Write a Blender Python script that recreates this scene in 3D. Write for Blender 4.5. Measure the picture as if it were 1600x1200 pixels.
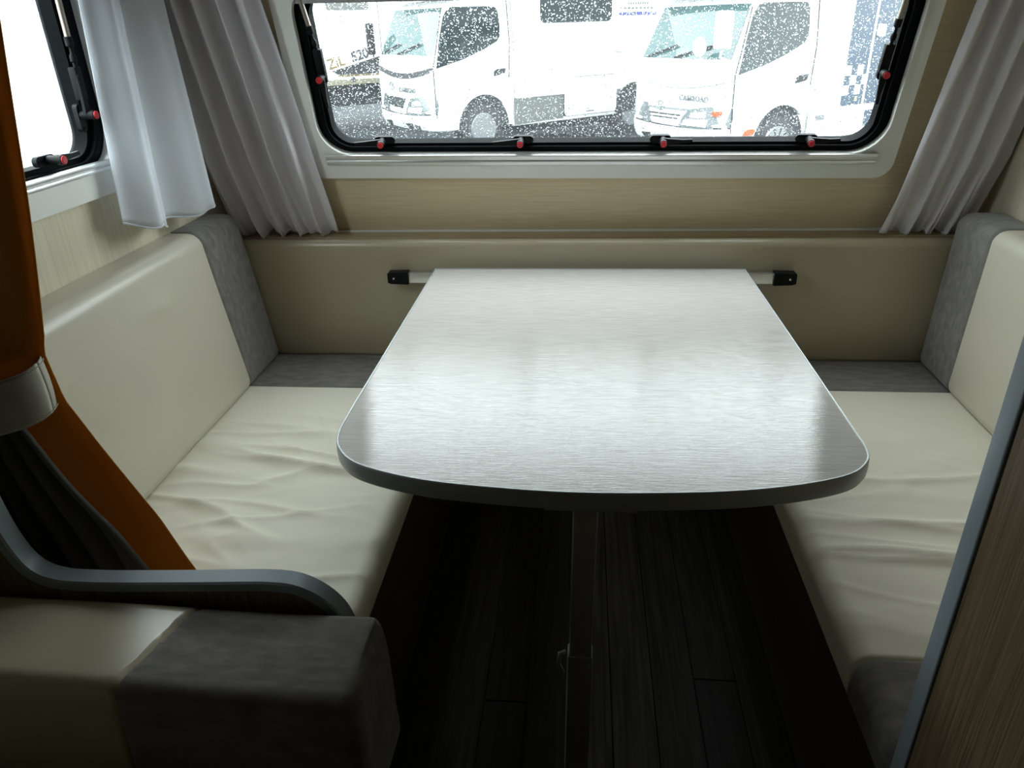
import bpy, bmesh, math, random
from mathutils import Vector, Matrix, noise
import numpy as np

for o in list(bpy.data.objects):
    bpy.data.objects.remove(o, do_unlink=True)
SC = bpy.context.scene
COL = SC.collection
R = math.radians
random.seed(7)

# ------------------------------------------------------------------ camera, sky, exposure
F_PX = 1134.98
cam_d = bpy.data.cameras.new('camera')
cam_d.sensor_width = 36.0
cam_d.lens = F_PX * 36.0 / 1600.0
cam_d.clip_start = 0.02
cam_o = bpy.data.objects.new('camera', cam_d)
COL.objects.link(cam_o)
_p, _y, _r = R(26.38993), R(5.86975), R(-1.70431)
_fwd = Vector((-math.sin(_y) * math.cos(_p), math.cos(_y) * math.cos(_p), -math.sin(_p)))
_rt = Vector((math.cos(_y), math.sin(_y), 0))
_up = _rt.cross(_fwd)
_r2 = _rt * math.cos(_r) + _up * math.sin(_r)
_u2 = -_rt * math.sin(_r) + _up * math.cos(_r)
_m = Matrix((_r2, _u2, -_fwd)).transposed().to_4x4()
_m.translation = (0, 0, 1.36)
cam_o.matrix_world = _m
SC.camera = cam_o

SC.view_settings.view_transform = 'Standard'
SC.view_settings.look = 'None'
SC.view_settings.gamma = 1.0
SC.view_settings.use_curve_mapping = False
SC.view_settings.exposure = 0.0
SKY = 11.5
W = bpy.data.worlds.new('overcast_sky')
SC.world = W
W.use_nodes = True
nt = W.node_tree
nt.nodes.clear()
_o = nt.nodes.new('ShaderNodeOutputWorld')
_b = nt.nodes.new('ShaderNodeBackground')
_b.inputs['Strength'].default_value = SKY
_tc = nt.nodes.new('ShaderNodeTexCoord')
_sx = nt.nodes.new('ShaderNodeSeparateXYZ')
_cr = nt.nodes.new('ShaderNodeValToRGB')
_cr.color_ramp.elements[0].position = 0.0
_cr.color_ramp.elements[0].color = (0.60, 0.67, 0.68, 1)
_cr.color_ramp.elements[1].position = 1.0
_cr.color_ramp.elements[1].color = (0.93, 1.0, 1.02, 1)
nt.links.new(_tc.outputs['Generated'], _sx.inputs[0])
nt.links.new(_sx.outputs['Z'], _cr.inputs[0])
nt.links.new(_cr.outputs[0], _b.inputs['Color'])
nt.links.new(_b.outputs[0], _o.inputs[0])

def portal(name, mat4, sx, sy):
    l = bpy.data.lights.new(name, 'AREA')
    l.shape = 'RECTANGLE'; l.size = sx; l.size_y = sy
    l.cycles.is_portal = True
    o = bpy.data.objects.new(name, l)
    COL.objects.link(o); o.matrix_world = mat4
    return o

SLOPE = R(15)
# back window frame: local X along the wall, local Y up the slope, local Z into the room
_x = Vector((1, 0, 0)); _yv = Vector((0, -math.sin(SLOPE), math.cos(SLOPE))); _z = _x.cross(_yv)
M_BACK = Matrix((_x, _yv, _z)).transposed().to_4x4()
M_BACK.translation = (0, 2.11, 0.815)
M_BACKW = M_BACK @ Matrix.Rotation(-0.0105, 4, 'Z')
_x = Vector((0, 1, 0)); _yv = Vector((0, 0, 1)); _z = Vector((1, 0, 0))
M_LEFT = Matrix((_x, _yv, _z)).transposed().to_4x4()
M_LEFT.translation = (-1.06, 0, 0)
# portals only tell the renderer where the sky enters (they give off nothing); they shine along their -Z
def flip(m, cx, cy, cz):
    return m @ Matrix.Translation((cx, cy, cz)) @ Matrix.Rotation(math.pi, 4, 'X')
portal('sky_portal', flip(M_BACK, 0.02, 0.44, -0.06), 1.54, 0.42)
portal('sky_portal', flip(M_LEFT, 1.30, 1.38, -0.07), 0.58, 0.58)

# ------------------------------------------------------------------ materials
MATS = {}
def _new(name):
    m = bpy.data.materials.new(name); m.use_nodes = True
    n = m.node_tree; n.nodes.clear()
    out = n.nodes.new('ShaderNodeOutputMaterial')
    MATS[name] = m
    return m, n, out
def _lk(n, a, b): n.links.new(a, b)
def pbr(name, col, rough=0.5, metal=0.0, spec=0.5, sheen=0.0, coat=0.0, bump=None, vary=None, coord='Object'):
    """bump=(scale xyz, strength, distance, detail); vary=(scale xyz, second colour, contrast)"""
    m, n, out = _new(name)
    b = n.nodes.new('ShaderNodeBsdfPrincipled')
    b.inputs['Base Color'].default_value = (*col, 1)
    b.inputs['Roughness'].default_value = rough
    b.inputs['Metallic'].default_value = metal
    b.inputs['Specular IOR Level'].default_value = spec
    b.inputs['Sheen Weight'].default_value = sheen
    b.inputs['Coat Weight'].default_value = coat
    _lk(n, b.outputs[0], out.inputs[0])
    if bump or vary:
        tc = n.nodes.new('ShaderNodeTexCoord')
    def nz(sc, det):
        mp = n.nodes.new('ShaderNodeMapping'); mp.inputs['Scale'].default_value = sc
        t = n.nodes.new('ShaderNodeTexNoise'); t.inputs['Scale'].default_value = 1.0
        t.inputs['Detail'].default_value = det
        _lk(n, tc.outputs[coord], mp.inputs[0]); _lk(n, mp.outputs[0], t.inputs['Vector'])
        return t
    if vary:
        t = nz(vary[0], 4)
        r = n.nodes.new('ShaderNodeValToRGB')
        c = vary[2]
        r.color_ramp.elements[0].position = 0.5 - c; r.color_ramp.elements[1].position = 0.5 + c
        r.color_ramp.elements[0].color = (*col, 1); r.color_ramp.elements[1].color = (*vary[1], 1)
        _lk(n, t.outputs['Fac'], r.inputs[0]); _lk(n, r.outputs[0], b.inputs['Base Color'])
    if bump:
        t = nz(bump[0], bump[3])
        bp = n.nodes.new('ShaderNodeBump'); bp.inputs['Strength'].default_value = bump[1]
        bp.inputs['Distance'].default_value = bump[2]
        _lk(n, t.outputs['Fac'], bp.inputs['Height']); _lk(n, bp.outputs[0], b.inputs['Normal'])
    return m
def wood(name, c1, c2, scale, rough=0.45, per_object=False, spec=0.4):
    """straight grain: noise stretched along the small-scale axis"""
    m, n, out = _new(name)
    b = n.nodes.new('ShaderNodeBsdfPrincipled')
    b.inputs['Roughness'].default_value = rough
    b.inputs['Specular IOR Level'].default_value = spec
    _lk(n, b.outputs[0], out.inputs[0])
    tc = n.nodes.new('ShaderNodeTexCoord')
    mp = n.nodes.new('ShaderNodeMapping'); mp.inputs['Scale'].default_value = scale
    _lk(n, tc.outputs['Object'], mp.inputs[0])
    vec = mp.outputs[0]
    if per_object:
        oi = n.nodes.new('ShaderNodeObjectInfo')
        ml = n.nodes.new('ShaderNodeMath'); ml.operation = 'MULTIPLY'; ml.inputs[1].default_value = 57.0
        ad = n.nodes.new('ShaderNodeVectorMath'); ad.operation = 'ADD'
        _lk(n, oi.outputs['Random'], ml.inputs[0]); _lk(n, vec, ad.inputs[0]); _lk(n, ml.outputs[0], ad.inputs[1])
        vec = ad.outputs[0]
    t = n.nodes.new('ShaderNodeTexNoise'); t.inputs['Scale'].default_value = 1.0
    t.inputs['Detail'].default_value = 6.0; t.inputs['Distortion'].default_value = 0.6
    _lk(n, vec, t.inputs['Vector'])
    r = n.nodes.new('ShaderNodeValToRGB')
    r.color_ramp.elements[0].position = 0.33; r.color_ramp.elements[1].position = 0.67
    r.color_ramp.elements[0].color = (*c1, 1); r.color_ramp.elements[1].color = (*c2, 1)
    _lk(n, t.outputs['Fac'], r.inputs[0])
    src = r.outputs[0]
    if per_object:
        mx = n.nodes.new('ShaderNodeMix'); mx.data_type = 'RGBA'; mx.blend_type = 'MULTIPLY'
        mx.inputs['Factor'].default_value = 1.0
        mr = n.nodes.new('ShaderNodeMapRange'); mr.inputs['To Min'].default_value = 0.65; mr.inputs['To Max'].default_value = 1.35
        _lk(n, oi.outputs['Random'], mr.inputs[0]); _lk(n, src, mx.inputs['A']); _lk(n, mr.outputs[0], mx.inputs['B'])
        src = mx.outputs['Result']
    _lk(n, src, b.inputs['Base Color'])
    bp = n.nodes.new('ShaderNodeBump'); bp.inputs['Strength'].default_value = 0.15; bp.inputs['Distance'].default_value = 0.001
    _lk(n, t.outputs['Fac'], bp.inputs['Height']); _lk(n, bp.outputs[0], b.inputs['Normal'])
    return m
def cloth(name, col, trans, bump_sc=900, tcol=None):
    m, n, out = _new(name)
    d = n.nodes.new('ShaderNodeBsdfDiffuse'); d.inputs['Color'].default_value = (*col, 1)
    t = n.nodes.new('ShaderNodeBsdfTranslucent'); t.inputs['Color'].default_value = (*(tcol or col), 1)
    mx = n.nodes.new('ShaderNodeMixShader'); mx.inputs[0].default_value = trans
    _lk(n, d.outputs[0], mx.inputs[1]); _lk(n, t.outputs[0], mx.inputs[2]); _lk(n, mx.outputs[0], out.inputs[0])
    tc = n.nodes.new('ShaderNodeTexCoord')
    tx = n.nodes.new('ShaderNodeTexNoise'); tx.inputs['Scale'].default_value = bump_sc; tx.inputs['Detail'].default_value = 1
    bp = n.nodes.new('ShaderNodeBump'); bp.inputs['Strength'].default_value = 0.15; bp.inputs['Distance'].default_value = 0.0005
    _lk(n, tc.outputs['Object'], tx.inputs['Vector']); _lk(n, tx.outputs['Fac'], bp.inputs['Height'])
    _lk(n, bp.outputs[0], d.inputs['Normal'])
    return m

CREAM = pbr('cream_leatherette', (0.62, 0.57, 0.46), 0.36, spec=0.5, bump=((420, 420, 420), 0.12, 0.0006, 2))
SEATC = pbr('cream_seat_cloth', (0.83, 0.78, 0.65), 0.65, spec=0.3, bump=((600, 600, 600), 0.15, 0.0006, 2))
CREAM_SHADE = pbr('shaded_cream_leatherette', (0.47, 0.41, 0.29), 0.27, spec=0.7, bump=((420, 420, 420), 0.12, 0.0006, 2))  # same leatherette as CREAM, darkened and warmed to carry the shade
GREY = pbr('grey_velour', (0.15, 0.136, 0.124), 0.95, spec=0.15, sheen=0.25, bump=((700, 700, 700), 0.3, 0.001, 2),
           vary=((22, 60, 40), (0.245, 0.226, 0.207), 0.22))
WOOD_L = wood('light_maple_panel', (0.64, 0.53, 0.33), (0.73, 0.61, 0.41), (6, 220, 220))
WOOD_LV = wood('light_maple_wall', (0.64, 0.57, 0.42), (0.74, 0.67, 0.52), (160, 160, 5))
WOOD_D = wood('walnut_panel', (0.085, 0.057, 0.029), (0.20, 0.136, 0.072), (420, 420, 6), 0.5)
WOOD_B = wood('brown_bench_board', (0.06, 0.038, 0.020), (0.10, 0.062, 0.034), (160, 5, 160), 0.55)
PLANK = wood('grey_brown_vinyl_plank', (0.018, 0.0155, 0.013), (0.046, 0.040, 0.034), (90, 3.5, 60), 0.55, True, 0.2)
GROOVE = pbr('floor_base', (0.07, 0.067, 0.062), 0.8, bump=((60, 60, 60), 0.2, 0.001, 2))
WHITE_PL = pbr('white_plastic', (0.84, 0.84, 0.80), 0.4, bump=((300, 300, 300), 0.05, 0.0004, 1))
RUBBER = pbr('black_rubber', (0.003, 0.004, 0.0045), 0.7, spec=0.06, bump=((200, 200, 200), 0.1, 0.0005, 1))
BLACK_PL = pbr('black_plastic', (0.008, 0.009, 0.010), 0.5, spec=0.13, bump=((400, 400, 400), 0.08, 0.0004, 1))
RED_PL = pbr('red_button', (0.55, 0.02, 0.03), 0.35, bump=((300, 300, 300), 0.05, 0.0003, 1))
ALU = pbr('brushed_aluminium', (0.72, 0.73, 0.73), 0.33, metal=0.9, bump=((4, 900, 900), 0.1, 0.0004, 1))
ALU_TAN = pbr('bronze_rod', (0.42, 0.36, 0.30), 0.35, metal=0.7, bump=((300, 300, 300), 0.05, 0.0003, 1))
EDGE = pbr('blue_grey_edge_trim', (0.26, 0.30, 0.325), 0.42, metal=0.0, bump=((500, 500, 500), 0.08, 0.0004, 1))
SILVER_EDGE = pbr('silver_table_edge', (0.46, 0.50, 0.51), 0.36, metal=0.1, bump=((500, 500, 500), 0.05, 0.0003, 1))
LEGM = pbr('grey_leg_enamel', (0.45, 0.45, 0.43), 0.45, metal=0.3, bump=((300, 300, 300), 0.05, 0.0003, 1))
VOILE = cloth('white_voile', (0.90, 0.92, 0.96), 0.48)
VOILE_G = cloth('greyish_voile', (0.92, 0.89, 0.92), 0.30)
LINING = cloth('orange_lining', (0.56, 0.265, 0.055), 0.36)
DRAPE = pbr('dark_grey_twill', (0.15, 0.14, 0.125), 0.95, spec=0.1, sheen=0.2, bump=((900, 300, 900), 0.3, 0.001, 2))
BAND = pbr('cream_tie_fabric', (0.44, 0.41, 0.33), 0.6, bump=((500, 500, 500), 0.15, 0.0006, 2))
STITCH = pbr('pale_thread', (0.7, 0.66, 0.5), 0.8, bump=((900, 900, 900), 0.1, 0.0002, 1))
CEILF = pbr('unseen_pale_bounce_ceiling', (0.60, 0.58, 0.54), 0.7, bump=((120, 120, 120), 0.05, 0.0005, 2))  # unseen front ceiling, made pale to bounce light onto the window wall
CEIL = pbr('unseen_dark_low_bounce_ceiling', (0.11, 0.095, 0.075), 0.7, bump=((120, 120, 120), 0.05, 0.0005, 2))  # unseen rear ceiling, made dark to cut bounce into the foreground
SHELFW = wood('shelf_wood', (0.40, 0.31, 0.18), (0.50, 0.40, 0.25), (6, 220, 220), 0.4)
BLIND = pbr('blind_rail_grey', (0.40, 0.38, 0.40), 0.4, metal=0.3, bump=((5, 300, 300), 0.1, 0.0004, 1))

# table laminate: greige, glossy, with fine streaks running along X
def laminate():
    m, n, out = _new('streaked_laminate')
    b = n.nodes.new('ShaderNodeBsdfPrincipled')
    _lk(n, b.outputs[0], out.inputs[0])
    tc = n.nodes.new('ShaderNodeTexCoord')
    def nz(sc, det):
        mp = n.nodes.new('ShaderNodeMapping'); mp.inputs['Scale'].default_value = sc
        t = n.nodes.new('ShaderNodeTexNoise'); t.inputs['Scale'].default_value = 1.0; t.inputs['Detail'].default_value = det
        _lk(n, tc.outputs['Object'], mp.inputs[0]); _lk(n, mp.outputs[0], t.inputs['Vector'])
        return t
    t1 = nz((20, 560, 1), 2); t2 = nz((7, 26, 1), 3)
    r = n.nodes.new('ShaderNodeValToRGB')
    r.color_ramp.elements[0].position = 0.35; r.color_ramp.elements[1].position = 0.65
    r.color_ramp.elements[0].color = (0.50, 0.465, 0.435, 1); r.color_ramp.elements[1].color = (0.60, 0.565, 0.535, 1)
    _lk(n, t1.outputs['Fac'], r.inputs[0]); _lk(n, r.outputs[0], b.inputs['Base Color'])
    mr = n.nodes.new('ShaderNodeMapRange'); mr.inputs['To Min'].default_value = 0.03; mr.inputs['To Max'].default_value = 0.07
    _lk(n, t2.outputs['Fac'], mr.inputs[0]); _lk(n, mr.outputs[0], b.inputs['Roughness'])
    b.inputs['IOR'].default_value = 1.36
    bp = n.nodes.new('ShaderNodeBump'); bp.inputs['Strength'].default_value = 0.7; bp.inputs['Distance'].default_value = 0.0004
    _lk(n, t1.outputs['Fac'], bp.inputs['Height']); _lk(n, bp.outputs[0], b.inputs['Normal'])
    return m
LAMINATE = laminate()

def pane_mat(name, haze):
    """clear acrylic with a wet film: mostly see-through, a weak scatter and a weak reflection"""
    m, n, out = _new(name)
    tr = n.nodes.new('ShaderNodeBsdfTransparent'); tr.inputs['Color'].default_value = (0.96, 0.985, 0.985, 1)
    tl = n.nodes.new('ShaderNodeBsdfTranslucent'); tl.inputs['Color'].default_value = (0.9, 0.95, 1.0, 1)
    gl = n.nodes.new('ShaderNodeBsdfGlossy'); gl.inputs['Roughness'].default_value = 0.02
    m1 = n.nodes.new('ShaderNodeMixShader'); m1.inputs[0].default_value = haze
    m2 = n.nodes.new('ShaderNodeMixShader'); m2.inputs[0].default_value = 0.03
    _lk(n, tr.outputs[0], m1.inputs[1]); _lk(n, tl.outputs[0], m1.inputs[2])
    _lk(n, m1.outputs[0], m2.inputs[1]); _lk(n, gl.outputs[0], m2.inputs[2]); _lk(n, m2.outputs[0], out.inputs[0])
    tc = n.nodes.new('ShaderNodeTexCoord')
    tx = n.nodes.new('ShaderNodeTexNoise'); tx.inputs['Scale'].default_value = 60
    mr = n.nodes.new('ShaderNodeMapRange'); mr.inputs['To Min'].default_value = haze * 0.5; mr.inputs['To Max'].default_value = haze * 1.5
    _lk(n, tc.outputs['Object'], tx.inputs['Vector']); _lk(n, tx.outputs['Fac'], mr.inputs[0]); _lk(n, mr.outputs[0], m1.inputs[0])
    return m
PANE = pane_mat('rain_wet_pane', 0.010)
PANE_L = pane_mat('side_pane', 0.02)
def water_mat():
    m, n, out = _new('water_drop')
    g = n.nodes.new('ShaderNodeBsdfGlass'); g.inputs['IOR'].default_value = 1.33; g.inputs['Roughness'].default_value = 0.0
    _lk(n, g.outputs[0], out.inputs[0])
    return m
WATER = water_mat()
# outdoors
CARWHITE = pbr('white_car_paint', (0.62, 0.63, 0.63), 0.35, coat=0.3, bump=((3, 3, 3), 0.02, 0.001, 1))
BODYWHITE = pbr('white_camper_panel', (0.66, 0.66, 0.66), 0.4, bump=((5, 5, 5), 0.02, 0.001, 1))
SKIRT = pbr('pale_grey_skirt', (0.085, 0.088, 0.082), 0.6, bump=((30, 30, 30), 0.05, 0.001, 1))
CARGLASS = pbr('car_glass', (0.006, 0.011, 0.012), 0.02, spec=0.28, bump=((2, 2, 2), 0.01, 0.001, 1))
SCREEN = pbr('windscreen_glass', (0.05, 0.09, 0.09), 0.02, spec=0.48, bump=((2, 2, 2), 0.01, 0.001, 1))
TYRE = pbr('tyre_rubber', (0.012, 0.012, 0.013), 0.8, bump=((60, 60, 60), 0.3, 0.003, 1))
WELL = pbr('dark_underbody', (0.010, 0.011, 0.013), 0.9, bump=((20, 20, 20), 0.2, 0.003, 2))
HUB = pbr('silver_hubcap', (0.22, 0.23, 0.235), 0.35, metal=0.5, bump=((30, 30, 30), 0.05, 0.001, 1))
LAMP = pbr('headlamp_lens', (0.12, 0.135, 0.14), 0.12, metal=0.2, spec=0.8, bump=((40, 40, 40), 0.1, 0.002, 1))
LAMPB = pbr('headlamp_reflector', (0.75, 0.76, 0.76), 0.2, metal=0.6, bump=((40, 40, 40), 0.05, 0.002, 1))
ORANGE = pbr('amber_lens', (0.40, 0.06, 0.01), 0.3, bump=((60, 60, 60), 0.1, 0.001, 1))
BLUE = pbr('blue_body_stripe', (0.02, 0.036, 0.06), 0.4, bump=((9, 9, 9), 0.03, 0.001, 1))
GOLD = pbr('gold_decal', (0.13, 0.085, 0.012), 0.5, bump=((9, 9, 9), 0.03, 0.001, 1))
GREYDEC = pbr('grey_decal', (0.03, 0.03, 0.037), 0.5, bump=((9, 9, 9), 0.03, 0.001, 1))
PALEDEC = pbr('pale_grey_decal', (0.10, 0.105, 0.11), 0.5, bump=((9, 9, 9), 0.03, 0.001, 1))
DARKDEC = pbr('dark_decal', (0.012, 0.013, 0.016), 0.5, bump=((9, 9, 9), 0.03, 0.001, 1))
BLUEDEC = pbr('blue_decal', (0.025, 0.03, 0.17), 0.5, bump=((9, 9, 9), 0.03, 0.001, 1))
CREAMB = pbr('cream_skirt', (0.17, 0.155, 0.10), 0.5, bump=((9, 9, 9), 0.03, 0.001, 1))
ASPHALT = pbr('wet_asphalt', (0.010, 0.012, 0.014), 0.8, spec=0.05, bump=((45, 45, 45), 0.5, 0.006, 4),
              vary=((1.2, 1.2, 1.2), (0.020, 0.023, 0.026), 0.15))
SKIN = pbr('caravan_outer_skin', (0.78, 0.79, 0.79), 0.4, bump=((8, 8, 8), 0.03, 0.001, 1))

# ------------------------------------------------------------------ helpers
def link(name, bm, mats, parent=None, smooth=None, kind=None):
    me = bpy.data.meshes.new(name)
    bmesh.ops.recalc_face_normals(bm, faces=bm.faces)
    bm.to_mesh(me); bm.free()
    for m in (mats if isinstance(mats, (list, tuple)) else [mats]):
        me.materials.append(m)
    o = bpy.data.objects.new(name, me); COL.objects.link(o)
    if parent: o.parent = parent
    if smooth is not None:
        me.polygons.foreach_set('use_smooth', [True] * len(me.polygons))
        if smooth < 179:
            me.set_sharp_from_angle(angle=R(smooth))
    if kind: o['kind'] = kind
    return o
def empty(name, mat4=None, loc=None, rz=0, parent=None):
    o = bpy.data.objects.new(name, None); COL.objects.link(o)
    o.empty_display_size = 0.1
    if parent: o.parent = parent
    if mat4 is not None: o.matrix_local = mat4
    if loc is not None: o.location = loc; o.rotation_euler = (0, 0, rz)
    return o
def tag(o, label=None, cat=None, group=None, kind=None):
    if label: o['label'] = label
    if cat: o['category'] = cat
    if group: o['group'] = group
    if kind: o['kind'] = kind
    return o
def a_box(bm, x0, x1, y0, y1, z0, z1, bev=0.0, seg=2, T=None):
    b2 = bmesh.new()
    r = bmesh.ops.create_cube(b2, size=1)
    for v in b2.verts:
        v.co = Vector((x0 + (v.co.x + .5) * (x1 - x0), y0 + (v.co.y + .5) * (y1 - y0), z0 + (v.co.z + .5) * (z1 - z0)))
    if bev: bmesh.ops.bevel(b2, geom=b2.edges[:], offset=bev, segments=seg, profile=0.6, affect='EDGES')
    if T is not None: bmesh.ops.transform(b2, matrix=T, verts=b2.verts)
    add(bm, b2)
def add(bm, b2):
    me = bpy.data.meshes.new('tmp'); b2.to_mesh(me); b2.free()
    bm.from_mesh(me); bpy.data.meshes.remove(me)
def box(name, x0, x1, y0, y1, z0, z1, mat, parent=None, bev=0.0, seg=2, kind=None):
    bm = bmesh.new(); a_box(bm, x0, x1, y0, y1, z0, z1, bev, seg)
    return link(name, bm, mat, parent, 40 if bev else None, kind)
def a_prism(bm, pts, d, P):
    """closed polygon pts (a, b) extruded from d[0] to d[1]; P maps (a, b, depth) to a point"""
    n = len(pts)
    v0 = [bm.verts.new(P(a, b, d[0])) for a, b in pts]
    v1 = [bm.verts.new(P(a, b, d[1])) for a, b in pts]
    for i in range(n):
        bm.faces.new((v0[i], v0[(i + 1) % n], v1[(i + 1) % n], v1[i]))
    f = [bm.faces.new(v0[::-1]), bm.faces.new(v1)]
    for q in f: q.normal_update()
    bmesh.ops.triangulate(bm, faces=f)
XY = lambda a, b, d: (a, b, d)
XZ = lambda a, b, d: (a, d, b)
YZ = lambda a, b, d: (d, a, b)
def a_ring(bm, outer, inner, d, P):
    n = len(outer)
    o0 = [bm.verts.new(P(*p, d[0])) for p in outer]; o1 = [bm.verts.new(P(*p, d[1])) for p in outer]
    i0 = [bm.verts.new(P(*p, d[0])) for p in inner]; i1 = [bm.verts.new(P(*p, d[1])) for p in inner]
    for k in range(n):
        j = (k + 1) % n
        for q in ((o0, o1), (i1, i0), (o1, i1), (i0, o0)):
            bm.faces.new((q[0][k], q[0][j], q[1][j], q[1][k]))
def rrect(x0, x1, y0, y1, r, n=8):
    p = []
    for cx, cy, a in ((x1 - r, y0 + r, -90), (x1 - r, y1 - r, 0), (x0 + r, y1 - r, 90), (x0 + r, y0 + r, 180)):
        for k in range(n + 1):
            t = R(a + 90 * k / n); p.append((cx + r * math.cos(t), cy + r * math.sin(t)))
    return p
def a_tube(bm, pts, r, n=10, caps=True):
    pts = [Vector(p) for p in pts]
    rs = r if isinstance(r, (list, tuple)) else [r] * len(pts)
    rings = []
    for i, p in enumerate(pts):
        t = (pts[min(i + 1, len(pts) - 1)] - pts[max(i - 1, 0)]).normalized()
        a = t.orthogonal().normalized() if i == 0 else (rings_a - t * rings_a.dot(t)).normalized()
        rings_a = a; b = t.cross(a)
        rings.append([bm.verts.new(p + (a * math.cos(2 * math.pi * k / n) + b * math.sin(2 * math.pi * k / n)) * rs[i]) for k in range(n)])
    for i in range(len(rings) - 1):
        for k in range(n):
            j = (k + 1) % n
            bm.faces.new((rings[i][k], rings[i][j], rings[i + 1][j], rings[i + 1][k]))
    if caps:
        bm.faces.new(rings[0][::-1]); bm.faces.new(rings[-1])
def a_sheet(bm, fn, nu, nv, th=None):
    """grid fn(u, v) in 0..1; th: a second skin offset by th along the normal, closed at the rim"""
    g = [[Vector(fn(i / nu, j / nv)) for j in range(nv + 1)] for i in range(nu + 1)]
    va = [[bm.verts.new(p) for p in row] for row in g]
    for i in range(nu):
        for j in range(nv):
            bm.faces.new((va[i][j], va[i + 1][j], va[i + 1][j + 1], va[i][j + 1]))
    if th:
        vb = []
        for i in range(nu + 1):
            row = []
            for j in range(nv + 1):
                du = g[min(i + 1, nu)][j] - g[max(i - 1, 0)][j]; dv = g[i][min(j + 1, nv)] - g[i][max(j - 1, 0)]
                nn = du.cross(dv); nn = nn.normalized() if nn.length > 1e-12 else Vector((0, 0, 1))
                row.append(bm.verts.new(g[i][j] - nn * th))
            vb.append(row)
        for i in range(nu):
            for j in range(nv):
                bm.faces.new((vb[i][j], vb[i][j + 1], vb[i + 1][j + 1], vb[i + 1][j]))
        for i in range(nu):
            bm.faces.new((va[i][0], vb[i][0], vb[i + 1][0], va[i + 1][0]))
            bm.faces.new((va[i][nv], va[i + 1][nv], vb[i + 1][nv], vb[i][nv]))
        for j in range(nv):
            bm.faces.new((va[0][j], va[0][j + 1], vb[0][j + 1], vb[0][j]))
            bm.faces.new((va[nu][j], vb[nu][j], vb[nu][j + 1], va[nu][j + 1]))
def rbox_bm(x0, x1, y0, y1, z0, z1, r, n, disp=None):
    """upholstered block: rounded box with evenly divided faces; disp(p, normal) moves a point"""
    lo = (x0, y0, z0); hi = (x1, y1, z1); K = 6
    def axis(a):
        l = [lo[a] + r - r * math.tan(R(45 * (1 - k / K))) for k in range(K)]
        h = [hi[a] - r + r * math.tan(R(45 * k / K)) for k in range(1, K + 1)]
        m = [lo[a] + r + (hi[a] - lo[a] - 2 * r) * k / n[a] for k in range(n[a] + 1)]
        return l + m + h
    ax = [axis(0), axis(1), axis(2)]
    bm = bmesh.new(); cache = {}
    def V(i, j, k):
        key = (i, j, k)
        if key not in cache:
            p = Vector((ax[0][i], ax[1][j], ax[2][k]))
            q = Vector([min(max(p[a], lo[a] + r), hi[a] - r) for a in range(3)])
            d = (p - q).normalized()
            p = q + d * r
            if disp: p = Vector(disp(p, d))
            cache[key] = bm.verts.new(p)
        return cache[key]
    N = [len(a) - 1 for a in ax]
    for a, b, c in ((0, 1, 2), (1, 2, 0), (2, 0, 1)):
        for e in (0, N[c]):
            for i in range(N[a]):
                for j in range(N[b]):
                    q = []
                    for di, dj in ((0, 0), (1, 0), (1, 1), (0, 1)):
                        idx = [0, 0, 0]; idx[a] = i + di; idx[b] = j + dj; idx[c] = e
                        q.append(V(*idx))
                    bm.faces.new(q if e else q[::-1])
    return bm
def cut(bm, co, no, keep_positive, groove=0.0035):
    """one side of a seam, with the edge tucked in"""
    b = bm.copy()
    for off in (0.010, -0.010):
        bmesh.ops.bisect_plane(b, geom=b.verts[:] + b.edges[:] + b.faces[:], plane_co=Vector(co) + Vector(no) * off, plane_no=no)
    bmesh.ops.bisect_plane(b, geom=b.verts[:] + b.edges[:] + b.faces[:], plane_co=co, plane_no=no,
                           clear_outer=not keep_positive, clear_inner=keep_positive)
    b.normal_update()
    nn = Vector(no)
    rim = [v for v in b.verts if abs((v.co - Vector(co)).dot(nn)) < 1e-5]
    mv = [(v, v.normal - nn * v.normal.dot(nn)) for v in rim]
    for v, d in mv:
        if d.length > 1e-4: v.co -= d.normalized() * groove
    return b
def smooth_pts(P, n=6, closed=False):
    """Catmull-Rom through P"""
    out = []
    m = len(P)
    for i in range(m if closed else m - 1):
        g = lambda k: Vector(P[k % m]) if closed else Vector(P[min(max(k, 0), m - 1)])
        a, b, c, d = g(i - 1), g(i), g(i + 1), g(i + 2)
        for k in range(n):
            t = k / n
            out.append(tuple(0.5 * ((2 * b) + (c - a) * t + (2 * a - 5 * b + 4 * c - d) * t * t + (3 * b - a - 3 * c + d) * t ** 3)))
    if not closed: out.append(tuple(P[-1]))
    return out
def lerp_tab(tab, x):
    if x <= tab[0][0]: return tab[0][1]
    for (a, fa), (b, fb) in zip(tab, tab[1:]):
        if x <= b: return fa + (fb - fa) * (x - a) / (b - a)
    return tab[-1][1]
def text(name, s, size, mat, parent, mat4, extrude=0.002, bold=0.0, spacing=1.0):
    c = bpy.data.curves.new(name, 'FONT'); c.body = s; c.size = size; c.extrude = extrude; c.offset = bold
    c.space_character = spacing
    c.materials.append(mat)
    tmp = bpy.data.objects.new(name, c); COL.objects.link(tmp)
    me = bpy.data.meshes.new_from_object(tmp)
    bpy.data.objects.remove(tmp); me.name = name
    o = bpy.data.objects.new(name, me); COL.objects.link(o)
    o.parent = parent; o.matrix_local = mat4
    return o

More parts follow.
